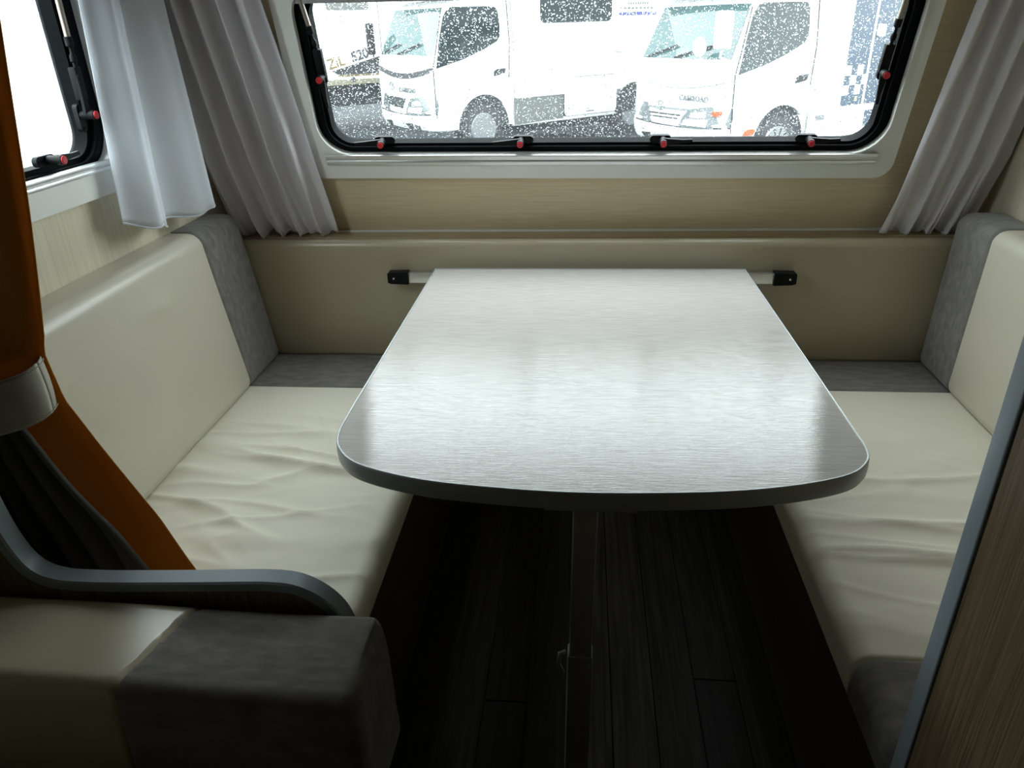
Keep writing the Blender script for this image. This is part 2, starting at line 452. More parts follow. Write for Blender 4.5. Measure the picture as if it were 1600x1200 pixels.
# ------------------------------------------------------------------ room shell
XL, XR, YN, ZC = -1.06, 1.09, -2.9, 1.95
def shell(name, boxes, mat, outward, T=None):
    """wall pieces; faces that look outward carry the caravan's white skin"""
    bm = bmesh.new()
    for b in boxes:
        if len(b) == 2: a_prism(bm, b[0], b[1], YZ)
        else: a_box(bm, *b)
    bmesh.ops.recalc_face_normals(bm, faces=bm.faces)
    bm.normal_update()
    nw = Vector(outward)
    for f in bm.faces:
        f.material_index = 1 if f.normal.dot(nw) > 0.9 else 0
    o = link(name, bm, [mat, SKIN], None, None, 'structure')
    if T is not None: o.matrix_world = T
    return o
floor = box('floor', XL - .04, XR + .04, YN - .04, 2.17, -0.05, -0.004, GROOVE, kind='structure')
bmp = bmesh.new(); a_box(bmp, -0.0465, 0.0465, 0, 1.18, -0.008, 0.0, 0.0012, 1)
pl0 = link('plank', bmp, PLANK, floor)
first = True
for i in range(-5, 7):
    xc = 0.226 + 0.0948 * (i - 2) 
    y = {-3: 0.70, -2: 1.135, -1: 0.86, 0: 0.80, 1: 0.74, 2: 0.84, 3: 1.225}.get(i, 0.6) - 3.0
    while y < 2.1:
        y1 = min(y + 1.497, 2.11)
        if y1 - y > 0.15:
            if first: o = pl0; first = False
            else: o = pl0.copy(); COL.objects.link(o)
            o.location = (xc, y, 0); o.scale = (1, (y1 - y) / 1.18 - 0.0006, 1)
        y += 1.5
box('unseen_ceiling', XL - .04, XR + .04, 1.0, 1.83, ZC, ZC + .04, CEILF, kind='structure')
unseen_ceiling = box('unseen_ceiling', XL - .04, XR + .04, YN - .04, 1.0, ZC, ZC + .04, CEIL, kind='structure')
# back wall: a low upright part and the slope with the window opening (local X, Y up the slope, Z into the room)
shell('wall_back', [(XL - .04, XR + .04, 0.0, 0.035, 0, 0.80)], WOOD_L, (0, 1, 0), Matrix.Translation((0, 2.125, 0)))
SB = (ZC + .02 - .815) / math.cos(SLOPE)
shell('wall_back', [(XL - .04, XR + .04, -0.03, 0.255, -0.035, 0.0), (XL - .04, XR + .04, 0.66, SB, -0.035, 0.0),
                    (XL - .04, -0.73, 0.255, 0.66, -0.035, 0.0), (0.78, XR + .04, 0.255, 0.66, -0.035, 0.0)], WOOD_L, (0, 0, -1), M_BACK)
shell('wall_left', [(XL - .035, XL, YN, 1.03, 0, ZC), ([(1.59, 0), (2.14, 0), (2.14, .83), (1.835, ZC), (1.59, ZC)], (XL - .035, XL)),
                    (XL - .035, XL, 1.03, 1.59, 0, 1.11), (XL - .035, XL, 1.03, 1.59, 1.66, ZC)], WOOD_LV, (-1, 0, 0))
shell('wall_right', [([(YN, 0), (2.14, 0), (2.14, .83), (1.835, ZC), (YN, ZC)], (XR, XR + .035))], WOOD_LV, (1, 0, 0))
shell('wall_front', [(XL - .035, XR + .035, YN - .035, YN, 0, ZC)], WOOD_D, (0, -1, 0))
# ledge behind the back cushion, and the thin white bead where the slope meets it
o = box('window_ledge', XL, XR, 2.043, 2.128, 0.795, 0.8125, SHELFW, None, 0.003)
tag(o, 'narrow light wooden ledge below the wide sloping window', 'shelf')
box('trim_1', XL, XR, 2.101, 2.107, 0.8125, 0.818, WHITE_PL, kind='structure')

# ------------------------------------------------------------------ windows
def latch(parent, x, y, side, n0=0.002):
    """toggle latch; side: direction of the lever in the pane's plane"""
    sx, sy = side
    T = Matrix.Translation((x, y, 0)) @ Matrix.Rotation(math.atan2(sy, sx), 4, 'Z')
    bm = bmesh.new()
    a_prism(bm, rrect(-.034, .022, -.010, .010, .0098, 5), (n0, n0 + .010), XY)
    for q in (-.026, .015):
        a_tube(bm, [(q, 0, n0 + .009), (q, 0, n0 + .0115)], .003, 8)
    o = link('window_latch', bm, BLACK_PL, parent, 35); o.matrix_local = T
    bm = bmesh.new(); a_tube(bm, [(0, 0, n0 + .009), (0, 0, .036), (0, 0, .037), (0, 0, .044)], [.0088, .0088, .0098, .0098], 16)
    link('barrel', bm, BLACK_PL, o, 35)
    bm = bmesh.new(); a_tube(bm, [(0, 0, .0435), (0, 0, .0465), (0, 0, .048)], [.0082, .0082, .0065], 16)
    link('red_button', bm, RED_PL, o, 35)
    s = -1 if sx > 0 or sy < 0 else 1
    bm = bmesh.new()
    a_prism(bm, [(0, .0095), (.022, .0075), (.050, .0055), (.074, .0065), (.076, -.001), (.050, -.0035), (.022, -.007), (0, -.0095)], (.024, .030), XY)
    link('lever', bm, BLACK_PL, o, 35)
    return o
def make_window(name, M, glass, frame, rail, blind_y, r_in, raindrops, pane_mat_, latches, stays, label, k=0.033):
    w = empty(name, M); w['kind'] = 'structure'; w['label'] = label
    gx0, gx1, gy0, gy1 = glass
    fx0, fx1, fy0, fy1 = frame
    bm = bmesh.new()
    a_ring(bm, rrect(fx0, fx1, fy0, fy1, .045, 8), rrect(gx0 - k, gx1 + k, gy0 - .022, gy1 + k, r_in + .030, 8), (0.0, 0.022), XY)
    link('window_frame', bm, WHITE_PL, w, 30)
    bm = bmesh.new()
    a_ring(bm, rrect(gx0 - k - .004, gx1 + k + .004, gy0 - .026, gy1 + k + .004, r_in + .033, 8), rrect(gx0 - k, gx1 + k, gy0 - .022, gy1 + k, r_in + .030, 8), (0.022, 0.028), XY)
    link('frame_lip', bm, WHITE_PL, w, 30)
    bm = bmesh.new()
    for d, e in ((k + .001, 0.020), (k * .68, 0.026), (k * .36, 0.016)):
        a_ring(bm, rrect(gx0 - d, gx1 + d, gy0 - d * .64, gy1 + d, r_in + d, 10), rrect(gx0 - d + k * .41, gx1 + d - k * .41, gy0 - d * .64 + k * .265, gy1 + d - k * .41, r_in + d - k * .36, 10),
               (-.030, e - .012), XY)
    link('rubber_seal', bm, RUBBER, w, 30)
    bm = bmesh.new(); a_prism(bm, rrect(gx0 - .012, gx1 + .012, gy0 - .008, gy1 + .012, r_in + .01, 10), (-.028, -.024), XY)
    link('window_pane', bm, pane_mat_, w)
    rx0, rx1, ry0, ry1 = rail
    bm = bmesh.new()
    a_box(bm, rx0, rx1, ry0, ry0 + (ry1 - ry0) * .36, .022, .030, .0015)
    a_box(bm, rx0, rx1, ry0 + (ry1 - ry0) * .30, ry0 + (ry1 - ry0) * .62, .022, .026, .0012)
    a_box(bm, rx0, rx1, ry0 + (ry1 - ry0) * .58, ry1, .022, .034, .002)
    link('blind_rail', bm, ALU, w, 40)
    bm = bmesh.new(); a_box(bm, gx0 - .03, gx1 + .03, blind_y, blind_y + .020, .000, .020, .003)
    link('blind_bar', bm, BLIND, w, 40)
    bm = bmesh.new()
    zz = [(blind_y + .016 + (gy1 + .05 - blind_y - .016) * i / 8, .004 + .008 * (i % 2)) for i in range(9)]
    a_sheet(bm, lambda u, v: (gx0 - .03 + u * (gx1 - gx0 + .06), zz[round(v * 8)][0], zz[round(v * 8)][1]), 1, 8, .001)
    link('pleated_blind', bm, BLIND, w)
    for l in latches: latch(w, *l)
    for (a, b) in stays:
        A, B = Vector(a), Vector(b)
        d = (B - A).normalized()
        bm = bmesh.new(); a_tube(bm, [A + d * .055, B], .0062, 12)
        st = link('window_stay', bm, ALU_TAN, w, 40)
        bm = bmesh.new()
        a_tube(bm, [A, A + d * .012, A + d * .014, A + d * .024, A + d * .030, A + d * .040, A + d * .043, A + d * .060],
               [.004, .004, .0068, .0068, .0035, .0035, .0082, .0082], 12)
        link('knuckle', bm, BLACK_PL, st, 40)
        bm = bmesh.new()
        a_box(bm, A.x - .011, A.x + .011, A.y - .060, A.y + .004, A.z - .012, A.z + .004, .003)
        link('stay_bracket', bm, BLACK_PL, st, 40)
    if raindrops:
        rng = np.random.RandomState(3)
        seg, rings = 7, ((1.0, 0.0), (0.86, 0.30), (0.50, 0.52))
        V, Fc, nb = [], [], 0
        ang = np.arange(seg) * 2 * np.pi / seg
        for cnt, lo, hi in raindrops:
            for _ in range(cnt):
                cx = rng.uniform(gx0, gx1); cy = rng.uniform(gy0, blind_y + .02); r = lo + (hi - lo) * rng.rand() ** 2
                el = 1.0 + 0.35 * rng.rand()
                for q, h in rings:
                    V.append(np.stack([cx + r * q * np.cos(ang), cy + r * el * q * np.sin(ang), np.full(seg, -.0281 - r * h)], 1))
                V.append(np.array([[cx, cy, -.0281 - r * .60]]))
                for b in range(2):
                    for s_ in range(seg):
                        t_ = (s_ + 1) % seg
                        Fc.append((nb + b * seg + s_, nb + (b + 1) * seg + s_, nb + (b + 1) * seg + t_, nb + b * seg + t_))
                for s_ in range(seg):
                    Fc.append((nb + 2 * seg + s_, nb + 3 * seg, nb + 2 * seg + (s_ + 1) % seg))
                Fc.append(tuple(nb + s_ for s_ in range(seg)))
                nb += 3 * seg + 1
        me = bpy.data.meshes.new('raindrops'); me.from_pydata(np.concatenate(V).tolist(), [], Fc)
        me.polygons.foreach_set('use_smooth', [len(f) < 7 for f in Fc])
        me.materials.append(WATER)
        o = bpy.data.objects.new('raindrops', me); COL.objects.link(o); o.parent = w; o['kind'] = 'stuff'
    return w
make_window('window_1', M_BACKW, (-.684, .736, .264, .64), (-.768, .808, .171, .78), (-.708, .758, .213, .243), .620, .055,
            [(15000, .0007, .0015), (2600, .0013, .0024)], PANE,
            [(-.545, .276, (-1, 0)), (-.168, .276, (-1, 0)), (.207, .276, (1, 0)), (.580, .276, (1, 0)),
             (-.676, .448, (0, -1)), (.716, .444, (0, -1))],
            [((-.676, .510, .016), (-.693, .640, .016)), ((.716, .502, .016), (.722, .640, .016))],
            'wide sloping rear window speckled with rain')
make_window('window_2', M_LEFT, (1.06, 1.546, 1.130, 1.62), (.985, 1.66, 1.046, 1.70), (1.02, 1.60, 1.097, 1.119), 1.60, .055,
            [(900, .0006, .0014)], PANE_L,
            [(1.390, 1.143, (1, 0)), (1.528, 1.212, (0, 1))],
            [((1.540, 1.300, .020), (1.545, 1.60, .020))],
            'side window beside the left bench', .052)

# ------------------------------------------------------------------ benches and cushions
def bench(name, x0, x1, y0, y1, z1, face_x, label):
    r = empty(name, None, ((x0 + x1) / 2, (y0 + y1) / 2, 0)); tag(r, label, 'bench')
    T = Vector(r.location)
    bm = bmesh.new(); a_box(bm, x0 - T.x, x1 - T.x, y0 - T.y, y1 - T.y, z1 - .018, z1, .002)
    link('seat_board', bm, WOOD_B, r, 40)
    s = 1 if face_x > T.x else -1
    bm = bmesh.new(); a_box(bm, *sorted((face_x - T.x - s * .018, face_x - T.x)), y0 - T.y, y1 - T.y, 0, z1 - .018, .002)
    link('front_board', bm, WOOD_B, r, 40)
    bm = bmesh.new(); a_box(bm, *sorted((face_x - T.x - s * .018, (x0 if s > 0 else x1) - T.x)), y0 - T.y, y0 - T.y + .018, 0, z1 - .018, .002)
    link('end_board', bm, WOOD_B, r, 40)
    return r
bench('left_bench_box', XL, -.40, .875, 2.12, .372, -.40, 'brown wooden bench box under the left cream seat cushion')
bench('right_bench_box', .452, XR, .715, 2.12, .352, .452, 'brown wooden bench box under the right cream seat cushion')

def ridge(x, y, sx, sy, ang, seed):
    c, s = math.cos(ang), math.sin(ang)
    u = (c * x + s * y) * sx; v = (-s * x + c * y) * sy
    n = noise.noise(Vector((u + seed, v + .35 * noise.noise(Vector((u * .8, v * .3, seed))), seed * 1.7)))
    return max(0.0, 1 - abs(n) * 3.2) ** 2
def seat_disp(side, yb):
    def f(p, d):
        if d.z > 0.35:
            x, y = p.x, p.y
            fade = min(1, max(0, (yb - y) / .10)) * min(1, max(0.15, d.z))
            if side < 0:
                w = math.exp(-((x + .66) / .24) ** 2 - ((y - 1.30) / .26) ** 2)
                w2 = math.exp(-((x + .55) / .25) ** 2 - ((y - 1.05) / .15) ** 2)
                a = ridge(x, y, 1.8, 6.5, -.42 + (y - 1.3) * .9, 3.1) * .018 * w + ridge(x, y, 3.5, 11, -.15, 8.3) * .008 * w
                a += ridge(x, y, 2.0, 11, .25, 5.7) * .010 * w2
                a += ridge(x, y, 2.5, 10, -1.1, 2.2) * .003 * math.exp(-((x + .62) / .2) ** 2 - ((y - 1.55) / .15) ** 2)
            else:
                w = math.exp(-((x - .72) / .30) ** 2 - ((y - 1.12) / .30) ** 2)
                a = ridge(x, y, 1.4, 7, .18, 1.9) * .014 * w + ridge(x, y, 2.6, 16, -.20, 6.4) * .0045 * w
                a += ridge(x, y, 1.6, 9, .5, 4.4) * .0035 * math.exp(-((x - .62) / .2) ** 2 - ((y - 1.5) / .2) ** 2)
            a += .004 * noise.noise(Vector((x * 3, y * 3, 4.2)))
            return p + Vector((0, 0, a * fade))
        return p
    return f
def put(name, label, cat, bmA, matA, nameA, bmB, matB, nameB, group=None, sm=179):
    r = empty(name); tag(r, label, cat, group)
    link(nameA, bmA, matA, r, sm)
    if bmB is not None: link(nameB, bmB, matB, r, sm)
    return r
# seat cushions
b = rbox_bm(-1.05, -.372, .885, 2.03, .372, .455, .036, (110, 190, 2), seat_disp(-1, 1.77))
sl = put('seat_cushion', 'long cream seat cushion with wrinkled cover on the left bench, grey far end', 'seat cushion',
    cut(b, (0, 1.776, 0), (0, 1, 0), False), SEATC, 'cream_cover', cut(b, (0, 1.776, 0), (0, 1, 0), True), GREY, 'grey_end_panel'); b.free()
b = rbox_bm(.437, 1.08, .708, 2.03, .352, .455, .036, (90, 190, 2), seat_disp(1, 1.80))
g_end = cut(b, (0, 1.806, 0), (0, 1, 0), True)
c_rest = cut(b, (0, 1.806, 0), (0, 1, 0), False); b.free()
g_near = cut(c_rest, (0, .872, 0), (0, 1, 0), False)
c_mid = cut(c_rest, (0, .872, 0), (0, 1, 0), True); c_rest.free()
sr = put('seat_cushion', 'long cream seat cushion on the right bench, grey at both ends', 'seat cushion',
    c_mid, SEATC, 'cream_cover', g_end, GREY, 'grey_end_panel')
link('grey_end_panel', g_near, GREY, sr, 179)

# back cushions along the side walls (they lean outward a little)
def lean(k, z0, side):
    def f(p, d):
        t = max(0, (p.z - z0))
        q = Vector((p.x + side * k * t, p.y, p.z))
        if side < 0 and d.x > .5:
            q.x += .004 * noise.noise(Vector((p.y * 3, p.z * 3, 1))) + .006 * math.exp(-((p.y - 1.49) / .05) ** 2 - ((p.z - .80) / .02) ** 2)
        return q
    return f
b = rbox_bm(-1.055, -.917, 1.035, 1.998, .452, .900, .034, (8, 60, 40), lean(.135, .46, -1))
for v in b.verts:
    v.co.x = max(v.co.x, -1.058)
put('back_cushion', 'tall cream back cushion with grey corner panel along the left wall', 'back cushion',
    cut(b, (0, 1.765, 0), (0, 1, 0), False), CREAM, 'cream_cover', cut(b, (0, 1.765, 0), (0, 1, 0), True), GREY, 'grey_corner_panel'); b.free()
b = rbox_bm(.962, 1.087, .877, 1.998, .452, .892, .034, (8, 60, 40), lean(.03, .46, 1))
for v in b.verts:
    v.co.x = min(v.co.x, 1.088)
put('back_cushion', 'tall cream back cushion with grey corner panel along the right wall', 'back cushion',
    cut(b, (0, 1.80, 0), (0, 1, 0), False), CREAM, 'cream_cover', cut(b, (0, 1.80, 0), (0, 1, 0), True), GREY, 'grey_corner_panel'); b.free()
# low back cushion under the window
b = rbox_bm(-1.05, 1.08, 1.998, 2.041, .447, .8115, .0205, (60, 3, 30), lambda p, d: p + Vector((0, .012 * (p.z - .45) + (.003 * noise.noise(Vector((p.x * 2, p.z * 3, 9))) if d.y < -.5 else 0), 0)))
o = link('back_cushion', b, CREAM_SHADE, None, 179)
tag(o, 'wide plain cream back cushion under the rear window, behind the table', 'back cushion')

# rail on that cushion
r = empty('table_rail', None, (.018, 1.984, .712)); tag(r, 'silver wall rail with black end caps behind the table', 'rail')
bm = bmesh.new(); a_box(bm, -.53, .53, -.012, .010, -.015, .013, .002); link('rail_bar', bm, ALU, r, 40)
for s in (-1, 1):
    bm = bmesh.new()
    a_prism(bm, [(s * .512, -.0185), (s * .562, -.0165), (s * .571, -.013), (s * .571, .0135), (s * .568, .016), (s * .512, .0175)], (-.018, .012), lambda a, b, d: (a, d, b))
    e = link('end_cap', bm, BLACK_PL, r, 30)
    bm = bmesh.new(); a_tube(bm, [(s * .553, -.0178, 0), (s * .553, -.0205, 0)], .0028, 8); link('screw', bm, ALU, e, 40)

# ------------------------------------------------------------------ table
t = empty('dinette_table', None, (0, 1.4, 0)); tag(t, 'large greige dinette table with curved silver-edged front and single leg', 'table')
CURV = smooth_pts([(-.413, 1.30), (-.4130, 1.116), (-.409, 1.037), (-.388, .986), (-.345, .946), (-.256, .913), (-.154, .896), (0, .886),
                   (.184, .896), (.306, .917), (.398, .949), (.440, .984), (.4575, 1.026), (.4585, 1.10), (.457, 1.30)], 5)
OUT = [(-.413, 1.97)] + [tuple(p) for p in CURV] + [(.450, 1.97)]
OUT = [(x, y - 1.4) for x, y in OUT]
def inset(poly, d):
    n = len(poly); out = []
    for i in range(n):
        p0, p1, p2 = Vector(poly[i - 1]), Vector(poly[i]), Vector(poly[(i + 1) % n])
        e1 = (p1 - p0).normalized(); e2 = (p2 - p1).normalized()
        n1 = Vector((-e1.y, e1.x)); n2 = Vector((-e2.y, e2.x))
        m = (n1 + n2); m = m / max(.35, m.dot(n1)) if m.length > 1e-6 else n1
        out.append((p1.x + m.x * d, p1.y + m.y * d))
    return out
bm = bmesh.new(); a_prism(bm, inset(OUT, .0035), (.712, .740), XY); link('table_top', bm, LAMINATE, t)
bm = bmesh.new()
prof = [(.0036, .7100), (.0036, .7412), (.0014, .7416), (.0004, .7405), (0, .7385), (-.0008, .726), (0, .7125), (.0012, .7100)]
rings = []
for d, z in prof: rings.append([bm.verts.new((x, y, z)) for x, y in inset(OUT, d)])
m = len(OUT)
for a in range(len(prof)):
    A, B = rings[a], rings[(a + 1) % len(prof)]
    for i in range(m):
        j = (i + 1) % m
        bm.faces.new((A[i], A[j], B[j], B[i]))
link('edge_band', bm, SILVER_EDGE, t, 35)
bm = bmesh.new(); a_box(bm, -.36, .36, .10, .14, .690, .712, .002); link('under_batten', bm, LEGM, t, 40)
bm = bmesh.new(); a_box(bm, -.05, .09, -.49, -.40, .690, .712, .002); link('leg_bracket', bm, LEGM, t, 40)
LT = Matrix.Translation((.022, -.455, 0)) @ Matrix.Rotation(R(-1.15), 4, 'Y')
leg = empty('leg', None, None, 0, t); leg.matrix_local = Matrix.Translation((.0, -.455, 0))
bm = bmesh.new(); a_box(bm, -.0195, .0195, -.014, .014, .355, .690, .004); o = link('upper_tube', bm, LEGM, leg, 40); o.matrix_local = Matrix.Shear('XY', 4, (.022, 0)) @ Matrix.Translation((.006, 0, 0))
bm = bmesh.new(); a_box(bm, -.0225, .0225, -.017, .017, .012, .365, .004); o = link('lower_tube', bm, LEGM, leg, 40); o.matrix_local = Matrix.Shear('XY', 4, (.022, 0)) @ Matrix.Translation((.006, 0, 0))
bm = bmesh.new(); a_box(bm, -.028, .036, -.022, .022, 0, .014, .003); link('foot_plate', bm, BLACK_PL, leg, 40)
bm = bmesh.new(); a_tube(bm, [(-.016, -.010, .372), (-.026, -.016, .372), (-.028, -.018, .350), (-.020, -.019, .330)], .004, 8); link('fold_catch', bm, ALU, leg, 60)

# ------------------------------------------------------------------ partition with the rounded arm, divider curtain, front seat, right unit
prof = smooth_pts([(-.925, 1.06), (-.915, .85), (-.907, .72), (-.897, .645), (-.876, .594), (-.838, .573), (-.775, .570), (-.70, .573), (-.58, .580), (-.474, .586), (-.424, .577), (-.384, .545), (-.364, .50), (-.356, .43), (-.353, .30)], 5)
p = empty('partition_panel', None, (-.7, .85, 0)); tag(p, 'low wooden partition with rounded blue-grey arm edge between front seat and left bench', 'partition')
bm = bmesh.new()
poly = [(-1.058, 0), (-.355, 0)] + [tuple(q) for q in prof[::-1]] + [(-.925, 1.95), (-1.058, 1.95)]
a_prism(bm, [(x + .7, z) for x, z in poly], (-.016, .016), lambda a, b, d: (a, d, b))
link('wood_board', bm, WOOD_D, p)
bm = bmesh.new()
full = [(-.925, 1.95)] + [tuple(q) for q in prof] + [(-.355, .0)]
def side_n(P, i):
    a, b = Vector(P[max(i - 1, 0)]), Vector(P[min(i + 1, len(P) - 1)])
    d = (b - a).normalized(); return Vector((-d.y, d.x))
sec = [(-.0175, -.010), (-.0175, .004), (-.0145, .007), (.0145, .007), (.0175, .004), (.0175, -.010)]
rows = []
for i, q in enumerate(full):
    nn = side_n(full, i)
    nn = nn if nn.y > -.2 or nn.x > 0 else -nn
    rows.append([bm.verts.new((q[0] + .7 + nn.x * h, yy, q[1] + nn.y * h)) for yy, h in sec])
for a, b in zip(rows, rows[1:]):
    for k in range(len(sec)):
        j = (k + 1) % len(sec); bm.faces.new((a[k], a[j], b[j], b[k]))
link('edge_trim', bm, EDGE, p, 30)

XR_TAB = [(.45, -.672), (.504, -.694), (.60, -.728), (.739, -.797), (.80, -.825), (.828, -.838), (.912, -.848), (.933, -.840), (1.0, -.826), (1.143, -.796), (1.383, -.752), (1.95, -.64)]
XL_TAB = [(.45, -1.02), (.62, -1.035), (.80, -1.035), (.87, -1.045), (1.0, -1.045), (1.95, -1.045)]
SPLIT = [(.45, .86), (.506, .85), (.60, .82), (.72, .76), (.79, .73), (.87, .68), (.95, .58), (1.1, .55), (1.95, .50)]
dc = empty('divider_curtain', None, (-.93, .95, 0)); tag(dc, 'dark grey curtain with orange lining gathered at the left foreground', 'curtain')
def drape(lo_f, hi_f, dy, nf, amp):
    def f(u, v):
        z = 1.945 + (.46 - 1.945) * v
        xl, xr = lerp_tab(XL_TAB, z), lerp_tab(XR_TAB, z)
        s0 = lerp_tab(SPLIT, z)
        s = (0 + (s0) * u) if lo_f else (s0 - .30 + (1 - s0 + .30) * u)
        tight = (1 - .55 * math.exp(-((z - .87) / .10) ** 2)) * ((1 - .85 * u ** 5) if lo_f else 1)
        y = .950 + dy + amp * tight * math.cos(2 * math.pi * nf * s + .6 * math.sin(3 * z)) + .012 * noise.noise(Vector((s * 4, z * 2, dy * 50)))
        if not lo_f:
            y += .02 * (u ** 3)
        elif u > .93:
            y -= .006 * (u - .93) / .07
        return (xl + (xr - xl) * s + .93, min(max(y, .885), 1.02) - .95, z)
    return f
bm = bmesh.new(); a_sheet(bm, drape(True, True, -.012, 7, .020), 90, 90, .003); link('grey_face_cloth', bm, DRAPE, dc, 179)
bm = bmesh.new(); a_sheet(bm, drape(False, True, .012, 2.2, .012), 40, 90, .002); link('orange_lining', bm, LINING, dc, 179)
_lin = drape(False, True, .012, 2.2, .012)
def light_block_pt(u, v):
    q = _lin(.02 + .83 * u, v * .692)
    return (q[0], min(q[1] + .016, .078), q[2])
bm = bmesh.new(); a_sheet(bm, light_block_pt, 50, 40, .003); link('lining_light_block', bm, DRAPE, dc, 179)  # unseen sheet added behind the upper lining to stop backlight
def hem(u):
    q = drape(True, True, -.012, 7, .020)(1.0, u); return (q[0], q[1] - .004, q[2])
bm = bmesh.new(); a_tube(bm, [hem(i / 90) for i in range(91)], .0055, 8); link('folded_hem', bm, DRAPE, dc, 179)

tb = empty('curtain_tieback', None, (-.962, .955, .832)); tag(tb, 'cream fabric tieback band around the dark grey curtain', 'tieback')
def band_pt(a, h, off=0):
    rx, ry = .122 + off, .062 + off
    c, s = math.cos(a), math.sin(a)
    x = rx * c; y = ry * s
    return (x, y, h + .035 * c * .9 + .004 * math.sin(a * 3))
bm = bmesh.new()
n = 64
def bandf(u, v):
    a = 2 * math.pi * u
    return band_pt(a, -.043 + .086 * v, .0025 * math.sin(v * math.pi))
a_sheet(bm, lambda u, v: bandf(u, v), n, 10, .003)
link('band', bm, BAND, tb, 179)
for nm, hh in (('upper_stitching', .0385), ('lower_stitching', -.0385)):
    bm = bmesh.new()
    for i in range(110):
        a = 2 * math.pi * i / 110; a2 = 2 * math.pi * (i + .55) / 110
        a_tube(bm, [band_pt(a, hh, .0022), band_pt(a2, hh, .0022)], .0008, 4)
    link(nm, bm, STITCH, tb, None, 'stuff')

# front seat in the lower left corner
fb = box('front_bench_box', -1.05, -.32, .05, .81, 0, .30, WOOD_B, None, .003); tag(fb, 'brown wooden bench box under the near front seat cushion at lower left', 'bench')
b = rbox_bm(-1.05, -.335, .03, .60, .30, .395, .04, (20, 20, 2))
tag(link('seat_cushion', b, CREAM, None, 179), 'cream seat cushion of the near front seat, under its backrest', 'seat cushion')
def fsd(p, d):
    k = (p.z - .40)
    q = Vector((p.x, p.y + .06 * k, p.z))
    if d.z > .3: q.z += .010 * (1 if p.x < -.6 else .55) * (0.5 + .5 * noise.noise(Vector((p.x * 3, p.y * 5, 2)))) + .012 * max(0, (-p.x - .45)) 
    if d.x > .5: q.x += .007 * (1 - (p.z - .40) / .15) * (1 if p.z > .40 else 0) + (.007 if p.z <= .40 else 0) + .006 * noise.noise(Vector((p.y * 14, p.z * 14, 5)))
    return q
b = rbox_bm(-1.05, -.292, .648, .823, .302, .546, .026, (50, 8, 12), fsd)
co, no = (-.612, 0, 0), Vector((1, -.10, 0)).normalized()
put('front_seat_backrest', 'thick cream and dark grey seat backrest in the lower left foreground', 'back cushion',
    cut(b, (-.655, .60, 0), (1, -.28, 0), False), CREAM_SHADE, 'cream_cover', cut(b, (-.655, .60, 0), (1, -.28, 0), True), GREY, 'grey_end_panel'); b.free()

# tall unit at the right
rc = empty('tall_cabinet', None, (.8, .1, 0)); tag(rc, 'tall dark wooden cabinet side with blue-grey edge strip at the right', 'cabinet')
bm = bmesh.new(); a_box(bm, .4375 - .8, .456 - .8, -.9 - .1, .672 - .1, 0, 1.95); link('side_panel', bm, WOOD_D, rc)
bm = bmesh.new(); a_box(bm, .450 - .8, 1.085 - .8, .672 - .1, .690 - .1, 0, 1.95); link('end_panel', bm, WOOD_D, rc)
bm = bmesh.new(); a_box(bm, .4345 - .8, .450 - .8, .6745 - .1, .7040 - .1, 0, 1.95, .003, 3); link('edge_strip', bm, EDGE, rc, 40)

# ------------------------------------------------------------------ white curtains
def sheer(name, label, cat, fn, nu, nv, mat, hem_fn=None, group=None, nhem=60):
    bm = bmesh.new(); a_sheet(bm, fn, nu, nv, .0012)
    o = link(name, bm, mat, None, 179); tag(o, label, cat, group)
    if hem_fn:
        bm = bmesh.new(); a_tube(bm, [hem_fn(i / nhem) for i in range(nhem + 1)], .0028, 6); link('bottom_hem', bm, mat, o, 179)
    return o
def side_c(u, v):
    z0 = lerp_tab([(0, .985), (.15, .966), (.4, .952), (.75, .944), (.9, .95), (1, .966)], u) + .004 * math.cos(u * 22)
    z = 1.90 + (z0 - 1.90) * v
    f = v
    yl = lerp_tab([(.95, 1.500), (1.43, 1.545), (1.9, 1.53)], z); yr = lerp_tab([(.95, 1.862), (1.2, 1.855), (1.43, 1.842), (1.9, 1.69)], z)
    y = yl + (yr - yl) * u
    amp = .010 + .028 * v
    ph = 2 * math.pi * (1.7 * u - .25) + .5 * math.sin(v * 2 + u)
    x = -.988 + amp * math.sin(ph) * (.5 + .5 * u) + .006 * math.sin(ph * 2.3)
    return (x, y + .012 * math.cos(ph) * v, z)
sheer('white_curtain', 'short white curtain hanging free beside the left side window', 'curtain', side_c, 110, 60, VOILE, lambda u: side_c(u, 1.0))
def back_c(xl_tab, xr_tab, nf, sgn):
    def f(u, v):
        w = 1.10 + (.014 - 1.10) * v
        xl, xr = lerp_tab(xl_tab, w), lerp_tab(xr_tab, w)
        g = math.exp(-(w / .22) ** 2)
        s = u + .02 * math.sin(2 * math.pi * nf * u + 1)
        x = xl + (xr - xl) * s
        a = .030 - .012 * g
        ph = 2 * math.pi * nf * u + .9 * noise.noise(Vector((u * 3, w * 2.2, sgn)))
        nrm = .045 + a * math.sin(ph) * (.7 + .5 * noise.noise(Vector((u * 5, 1.5, sgn)))) + .004 * math.sin(1.7 * ph + w * 5) \
            + g * .004 * math.sin(2 * math.pi * nf * 3.3 * u + w * 14)
        p = M_BACK @ Vector((x, w + .006 * g * math.sin(u * 40), max(nrm, .004)))
        return (p.x, p.y, p.z)
    return f
fl = back_c([(0, -1.005), (.05, -1.03), (.25, -1.052), (1.1, -1.052)], [(0, -.715), (.25, -.74), (.64, -.772), (1.1, -.80)], 5.0, 1.0)
sheer('white_curtain', 'gathered greyish white curtain left of the wide rear window', 'curtain', fl, 150, 70, VOILE_G, lambda u: fl(u, .995))
fr = back_c([(0, .812), (.12, .828), (.36, .848), (.60, .866), (1.1, .90)], [(0, 1.03), (.06, 1.05), (.22, 1.078), (1.1, 1.082)], 4.0, 3.0)
